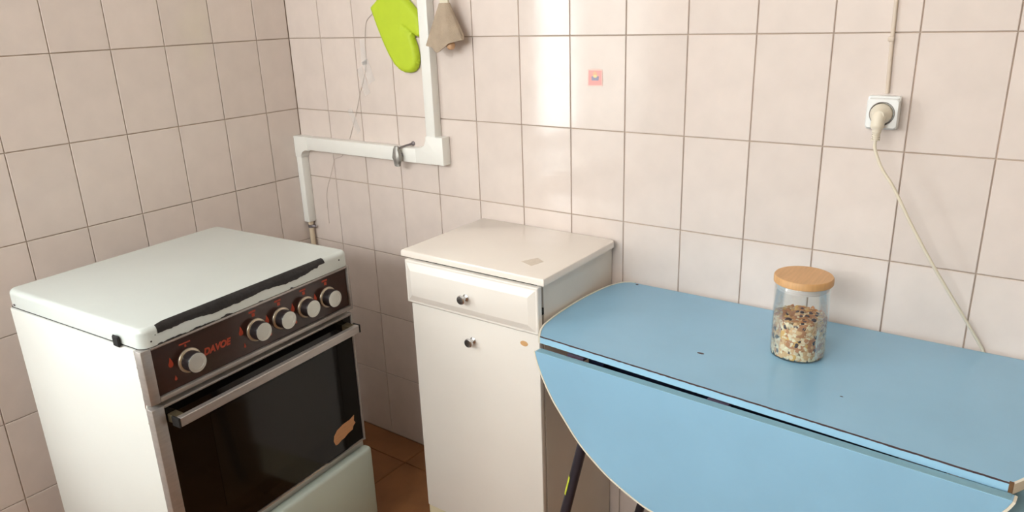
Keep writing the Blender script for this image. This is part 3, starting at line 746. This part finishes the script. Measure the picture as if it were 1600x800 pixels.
# gas tap handle poking through the duct, with its screw
tp = thing('gas_tap', 'small grey metal tap handle in front of the level duct', 'tap', (0.484, -0.030, 1.0))
bm = lathe(bmesh.new(), [(0.0, 0.040), (0.008, 0.039), (0.011, 0.030), (0.0155, 0.014), (0.017, 0.006), (0.014, -0.004), (0.0115, -0.012), (0.011, -0.019), (0.006, -0.021), (0.0, -0.021)], n=10)
for v in bm.verts: v.co.y = v.co.y*0.62-0.016; v.co.x += 0.0012*math.sin(v.co.z*300+v.co.y*200)
part('handle', bm, M['zinc'], tp, smooth=20)
part('stem', tube(bmesh.new(), [(0.003, -0.0002, 0.012), (0.003, -0.014, 0.012)], 0.006, 12), M['steel'], tp)
part('screw', tube(bmesh.new(), [(0.008, -0.012, 0.034), (0.018, 0.006, 0.039), (0.026, 0.0285, 0.042)], [0.0028, 0.0030, 0.0034], 8), M['steel'], tp)
part('screw_head', lathe(bmesh.new(), [(0.0, 0.0), (0.0065, 0.0), (0.0065, 0.003), (0.003, 0.006), (0.0, 0.006)], axis='-Y', n=10, origin=(0.026, 0.0298, 0.042)), M['steel'], tp)
# rubber hose out of the duct down behind the stove
hs = thing('gas_hose', 'cream rubber gas hose hanging below the corner duct', 'hose', (0.0, 0.0, 0.0))
part('tube', tube(bmesh.new(), smooth_pts([(0.0165, -0.016, 0.742), (0.0165, -0.016, 0.70), (0.022, -0.019, 0.62), (0.035, -0.026, 0.50), (0.050, -0.05, 0.38), (0.075, -0.12, 0.34), (0.105, -0.23, 0.36)], 5), 0.0085, 14), M['hose'], hs)
cl = part('clamp', tube(bmesh.new(), [(0.0165, -0.016, 0.7195), (0.0165, -0.016, 0.7300)], 0.0101, 16), M['steel'], hs)
part('clamp_screw', tube(bmesh.new(), [(0.020, -0.019, 0.7248), (0.038, -0.014, 0.7248)], 0.0042, 8), M['steel'], hs)

# ------------------------------------------------------------------ socket, plug and cord
so = thing('wall_socket', 'square white wall socket on the tiles above the table', 'socket', (1.7575, 0.0, 1.1950))
part('box', bx(-0.0295, 0.0275, -0.018, -0.0004, -0.0315, 0.0315, bev=0.004, seg=3), M['outlet'], so)
bm = bmesh.new()
pr = lathe(bm, [(0.0215, 0.0), (0.0215, 0.0115), (0.0225, 0.0115)], axis='-Y', n=40)
def socket_face():
    bm = bmesh.new(); n = 40; y0, y1 = -0.0185, -0.0300
    def sq(h, y):
        out = []
        for k in range(n):
            a = 2*PI*(k+0.5)/n; c, s_ = math.cos(a), math.sin(a); m_ = max(abs(c), abs(s_)); out.append(bm.verts.new((h*c/m_, y, h*s_/m_)))
        return out
    def ci(r, y): return [bm.verts.new((r*math.cos(2*PI*(k+0.5)/n), y, r*math.sin(2*PI*(k+0.5)/n))) for k in range(n)]
    rings = [sq(0.0282, y0), sq(0.0282, y1+0.003), sq(0.0265, y1), ci(0.0215, y1), ci(0.0205, y1+0.009), ci(0.0001, y1+0.009)]
    for a, b in zip(rings, rings[1:]):
        for k in range(n): bm.faces.new((a[k], a[(k+1) % n], b[(k+1) % n], b[k]))
    return bm
bm.free()
part('face_plate', socket_face(), M['outlet'], so, smooth=30)
part('socket_rim', lathe(bmesh.new(), [(0.0212, 0.0297), (0.0224, 0.0304), (0.0212, 0.0304)], axis='-Y', n=40), M['socketdark'], so)
pg = thing('power_plug', 'beige round plug in the wall socket with thin cream cord hanging down', 'plug', (1.7565, -0.0212, 1.1945))
part('body', lathe(bmesh.new(), [(0.0, 0.0), (0.0195, 0.0), (0.0195, 0.012), (0.0185, 0.016), (0.015, 0.021), (0.011, 0.030), (0.009, 0.033), (0.0, 0.034)], axis='-Y', n=36), M['plug'], pg, smooth=40)
part('neck', tube(bmesh.new(), smooth_pts([(0, -0.022, 0.002), (-0.001, -0.026, -0.010), (-0.001, -0.028, -0.026), (-0.001, -0.028, -0.031)], 4), [0.013]*4+[0.012]*4+[0.0085]*5, 16), M['plug'], pg, smooth=50)
sr = part('strain_relief', tube(bmesh.new(), [(-0.001, -0.028, -0.030), (-0.001, -0.028, -0.047)], [0.0062, 0.0052], 12), M['plug'], pg)
for k in range(4): part('ridge', tube(bmesh.new(), [(-0.001, -0.028, -0.0325-0.004*k), (-0.001, -0.028, -0.0347-0.004*k)], 0.0076, 12), M['plug'], sr)
cd = tube(bmesh.new(), smooth_pts([(1.7555, -0.0492, 1.1480), (1.757, -0.050, 1.130), (1.773, -0.052, 1.095), (1.798, -0.053, 1.060), (1.840, -0.050, 0.985), (1.885, -0.042, 0.910), (1.932, -0.028, 0.835), (1.962, -0.014, 0.785), (1.985, -0.0046, 0.744), (2.0, -0.0044, 0.70), (2.005, -0.0044, 0.60)], 5), 0.0030, 10)
for v in cd.verts: v.co -= Vector((1.7565, -0.0212, 1.1945))
tag(part('cord', cd, M['cord'], pg), 'thin cream cord hanging down behind the table')
cb = thing('surface_cable', 'flat beige cable running up the tiles from the socket', 'cable', (1.758, 0.0, 1.23))
bm = bmesh.new(); pv = None
for z, dx in ((0.0005, 0.000), (0.05, -0.0015), (0.10, -0.003), (0.17, -0.004), (0.25, -0.0045), (0.5, -0.003), (0.9, -0.003), (1.31, -0.003)):
    ring = [bm.verts.new((dx+a, b, z)) for a, b in ((-0.0034, -0.0005), (0.0034, -0.0005), (0.0034, -0.0052), (0.0018, -0.0068), (-0.0018, -0.0068), (-0.0034, -0.0052))]
    if pv:
        for k in range(6): bm.faces.new((pv[k], ring[k], ring[(k+1) % 6], pv[(k+1) % 6]))
    else: bm.faces.new(ring)
    pv = ring
bm.faces.new(pv[::-1]); part('cable_run', bm, M['cable'], cb, smooth=50)
for z in (0.100, 0.45, 0.8):
    o = part('cable_clip', bx(-0.0095, 0.001, -0.0090, -0.0005, z-0.004, z+0.004, bev=0.0015, seg=2), M['cable'], cb)

# ------------------------------------------------------------------ things hanging on the wall
om = thing('oven_mitt', 'lime green silicone oven mitt hanging beside the duct', 'oven mitt', (0.47, 0.0, 1.35))
def W2(u, v, d): return Vector((u-0.47, d, v-1.35))
mit = [(0.395, 1.424), (0.407, 1.394), (0.418, 1.366), (0.438, 1.322), (0.456, 1.290), (0.474, 1.266), (0.490, 1.253), (0.508, 1.246), (0.528, 1.245), (0.545, 1.249), (0.557, 1.259), (0.563, 1.275), (0.564, 1.295), (0.559, 1.318), (0.551, 1.338), (0.540, 1.356), (0.530, 1.3665), (0.536, 1.362), (0.552, 1.349), (0.568, 1.3425), (0.580, 1.342), (0.5855, 1.346), (0.5855, 1.385), (0.578, 1.402), (0.562, 1.419), (0.545, 1.435), (0.527, 1.455), (0.508, 1.476), (0.490, 1.482), (0.462, 1.468), (0.428, 1.447)]
def seg_dist(p, a, b):
    ab = b-a; t = max(0, min(1, (p-a).dot(ab)/max(ab.length_squared, 1e-12))); return (p-(a+ab*t)).length
def pillow(poly, crease, y0, y1, step=0.006, rr=0.012):
    """cushion over an outline: cut into a fine grid, raised away from its edge, dented along a crease."""
    bm = bmesh.new(); f = bm.faces.new([bm.verts.new((u, 0, v)) for u, v in poly])
    us = [p[0] for p in poly]; vs = [p[1] for p in poly]
    for ax, lo, hi in ((0, min(us), max(us)), (2, min(vs), max(vs))):
        c = lo+step
        while c < hi:
            co = [0, 0, 0]; no = [0, 0, 0]; co[ax] = c; no[ax] = 1
            bmesh.ops.bisect_plane(bm, geom=bm.verts[:]+bm.edges[:]+bm.faces[:], plane_co=co, plane_no=no); c += step
    bmesh.ops.triangulate(bm, faces=bm.faces[:])
    P2 = [Vector(p) for p in poly]; n = len(P2); C2 = [Vector(c) for c in crease]
    front = bm.faces[:]
    ext = bmesh.ops.extrude_face_region(bm, geom=front)
    for e in ext['geom']:
        if isinstance(e, bmesh.types.BMVert):
            p = Vector((e.co.x, e.co.z)); d = min(seg_dist(p, P2[k-1], P2[k]) for k in range(n))
            t = min(1, d/rr); h = 0.35+0.65*math.sqrt(max(0, 1-(1-t)**2))
            dc = min(seg_dist(p, C2[k], C2[k+1]) for k in range(len(C2)-1)); h -= 0.45*math.exp(-(dc/0.004)**2)
            e.co.y = y0+(y1-y0)*h
        
    for v in bm.verts:
        if v.co.y == 0: v.co.y = y0
    for v in bm.verts: v.co = W2(v.co.x, v.co.z, v.co.y)
    return bm
mit = [p for p in mit if p not in ((0.540, 1.356), (0.530, 1.3665), (0.536, 1.362))]
part('mitt_body', pillow(mit, [(0.553, 1.344), (0.545, 1.354), (0.535, 1.362), (0.522, 1.368)], -0.004, -0.022), M['lime'], om, smooth=80)
part('hanging_loop', tube(bmesh.new(), smooth_pts([W2(0.452, 1.470, -0.012), W2(0.446, 1.49, -0.012), W2(0.437, 1.505, -0.012), W2(0.431, 1.492, -0.012), W2(0.441, 1.463, -0.012)], 4), 0.002, 8), M['lime'], om)
part('nail', tube(bmesh.new(), [W2(0.437, 1.501, 0.0), W2(0.437, 1.501, -0.020)], 0.0018, 8), M['steel'], om)

gp = thing('pot_holder', 'grey beige flared cloth pot holder hanging right of the duct', 'pot holder', (0.697, -0.042, 1.36))
# flared cloth cone with a scalloped lower edge
bm = bmesh.new(); N = 48; rings = []
levels = [(0.0, 0.0172, 0.010), (0.08, 0.0195, 0.013), (0.25, 0.0270, 0.017), (0.45, 0.0360, 0.020), (0.65, 0.0455, 0.0215), (0.85, 0.0550, 0.022), (1.0, 0.0620, 0.022)]
HEM = [(-1.0, 0.104), (-0.55, 0.110), (-0.15, 0.124), (0.02, 0.118), (0.12, 0.112), (0.5, 0.100), (1.0, 0.092)]
def cloth(k, lv, ins):
    a = 2*PI*k/N; t, rx, ry = lv; c = math.cos(a)
    for (c0, d0), (c1, d1) in zip(HEM, HEM[1:]):
        if c0 <= c <= c1+1e-9: drop = d0+(d1-d0)*(c-c0)/(c1-c0); break
    if math.sin(a) > 0.2: drop -= 0.012
    fold = 0.0035*t*math.sin(c*9)
    return Vector(((rx-ins)*c-0.0065*t, (ry-ins)*math.sin(a)+fold, 0.067-drop*t))
for ins in (0.0, 0.0025):
    for lv in (levels if ins == 0 else levels[::-1]): rings.append([bm.verts.new(cloth(k, lv, ins)) for k in range(N)])
for a, b in zip(rings, rings[1:]):
    for k in range(N): bm.faces.new((a[k], a[(k+1) % N], b[(k+1) % N], b[k]))
bm.faces.new(rings[-1]); bm.faces.new(rings[0][::-1])
part('cloth', bm, M['felt'], gp, smooth=60)
part('strap', bx(-0.014, 0.014, -0.004, 0.004, 0.066, 0.135, bev=0.002, seg=2), M['strap'], gp)
part('hook', tube(bmesh.new(), [(0.0, 0.0415, 0.125), (0.0, -0.006, 0.125), (0.0, -0.009, 0.131)], 0.002, 8), M['steel'], gp)
part('wooden_tip', lathe(bmesh.new(), [(0.0, 0.03), (0.006, 0.03), (0.006, -0.03), (0.0105, -0.040), (0.0115, -0.047), (0.008, -0.054), (0.0, -0.056)], n=20, origin=(0.017, -0.004, 0.006)), M['wood'], gp, smooth=50)

# thin wire held by bits of clear tape
wr = thing('thin_wire', 'thin grey wire taped to the tiles left of the mitt', 'wire', (0.0, 0.0, 0.0))
pts = [(0.402, -0.0025, 1.414), (0.381, -0.0022, 1.402), (0.360, -0.002, 1.384), (0.349, -0.002, 1.339), (0.346, -0.002, 1.30), (0.344, -0.002, 1.266), (0.324, -0.002, 1.215), (0.304, -0.002, 1.175), (0.283, -0.002, 1.125), (0.262, -0.002, 1.082), (0.246, -0.002, 1.05), (0.238, -0.002, 1.036)]
part('upper_run', tube(bmesh.new(), smooth_pts(pts, 4), 0.0008, 6), M['wire'], wr)
pts = [(0.205, -0.002, 0.990), (0.196, -0.002, 0.980), (0.185, -0.002, 0.974), (0.160, -0.002, 0.966), (0.152, -0.002, 0.955), (0.130, -0.002, 0.910), (0.105, -0.002, 0.862), (0.096, -0.002, 0.82), (0.094, -0.002, 0.74)]
part('lower_run', tube(bmesh.new(), smooth_pts(pts, 4), 0.0006, 6), M['wire'], wr)
for (x, z, wd, hg, a) in ((0.338, 1.30, 0.022, 0.075, 0.0), (0.352, 1.245, 0.030, 0.070, 0.35), (0.328, 1.215, 0.026, 0.085, 0.30), (0.270, 1.095, 0.020, 0.080, 0.42)):
    bm = bmesh.new(); ca, sa = math.cos(a), math.sin(a)
    prism(bm, [(x+u*ca-v*sa*-1*-1, z+u*sa+v*ca) for u, v in ((-wd/2, -hg/2), (wd/2, -hg/2*0.9), (wd/2*0.9, hg/2), (-wd/2, hg/2*0.95))], lambda u, v, d: Vector((u, d, v)), -0.0032-0.0004*a, -0.0036-0.0004*a)
    part('clear_tape', bm, M['tape'], wr, smooth=0)

# small sticker
st = thing('wall_sticker', 'small square pink sticker on a wall tile', 'sticker', (1.12, 0.0, 1.2445))
def stk(name, poly, m, d): part(name, prism(bmesh.new(), poly, lambda u, v, dd: Vector((u, dd, v)), -0.0008, d), m, st, smooth=0)
stk('backing', [(-0.0205, -0.0205), (0.0205, -0.0195), (0.0200, 0.0185), (0.010, 0.0205), (-0.006, 0.0205), (-0.0205, 0.0190)], M['pinkedge'], -0.0012)
stk('print_ground', [(-0.0180, -0.0175), (0.0180, -0.0165), (0.0178, 0.0165), (-0.0175, 0.0168)], M['pink'], -0.0014)
stk('blue_shape', [(-0.009, -0.0065), (0.0095, -0.0065), (0.0105, 0.0035), (0.006, 0.0030), (0.003, -0.0005), (-0.002, -0.0005), (-0.005, 0.003), (-0.0095, 0.0025)], M['stblue'], -0.0016)
stk('yellow_shape', [(-0.004, 0.0005), (0.004, 0.0005), (0.006, 0.004), (0.004, 0.0065), (-0.003, 0.0065), (-0.005, 0.004)], M['styellow'], -0.0017)
stk('orange_shape', [(-0.006, 0.006), (0.006, 0.006), (0.006, 0.0095), (0.002, 0.0145), (-0.002, 0.0150), (-0.006, 0.0105)], M['storange'], -0.0016)
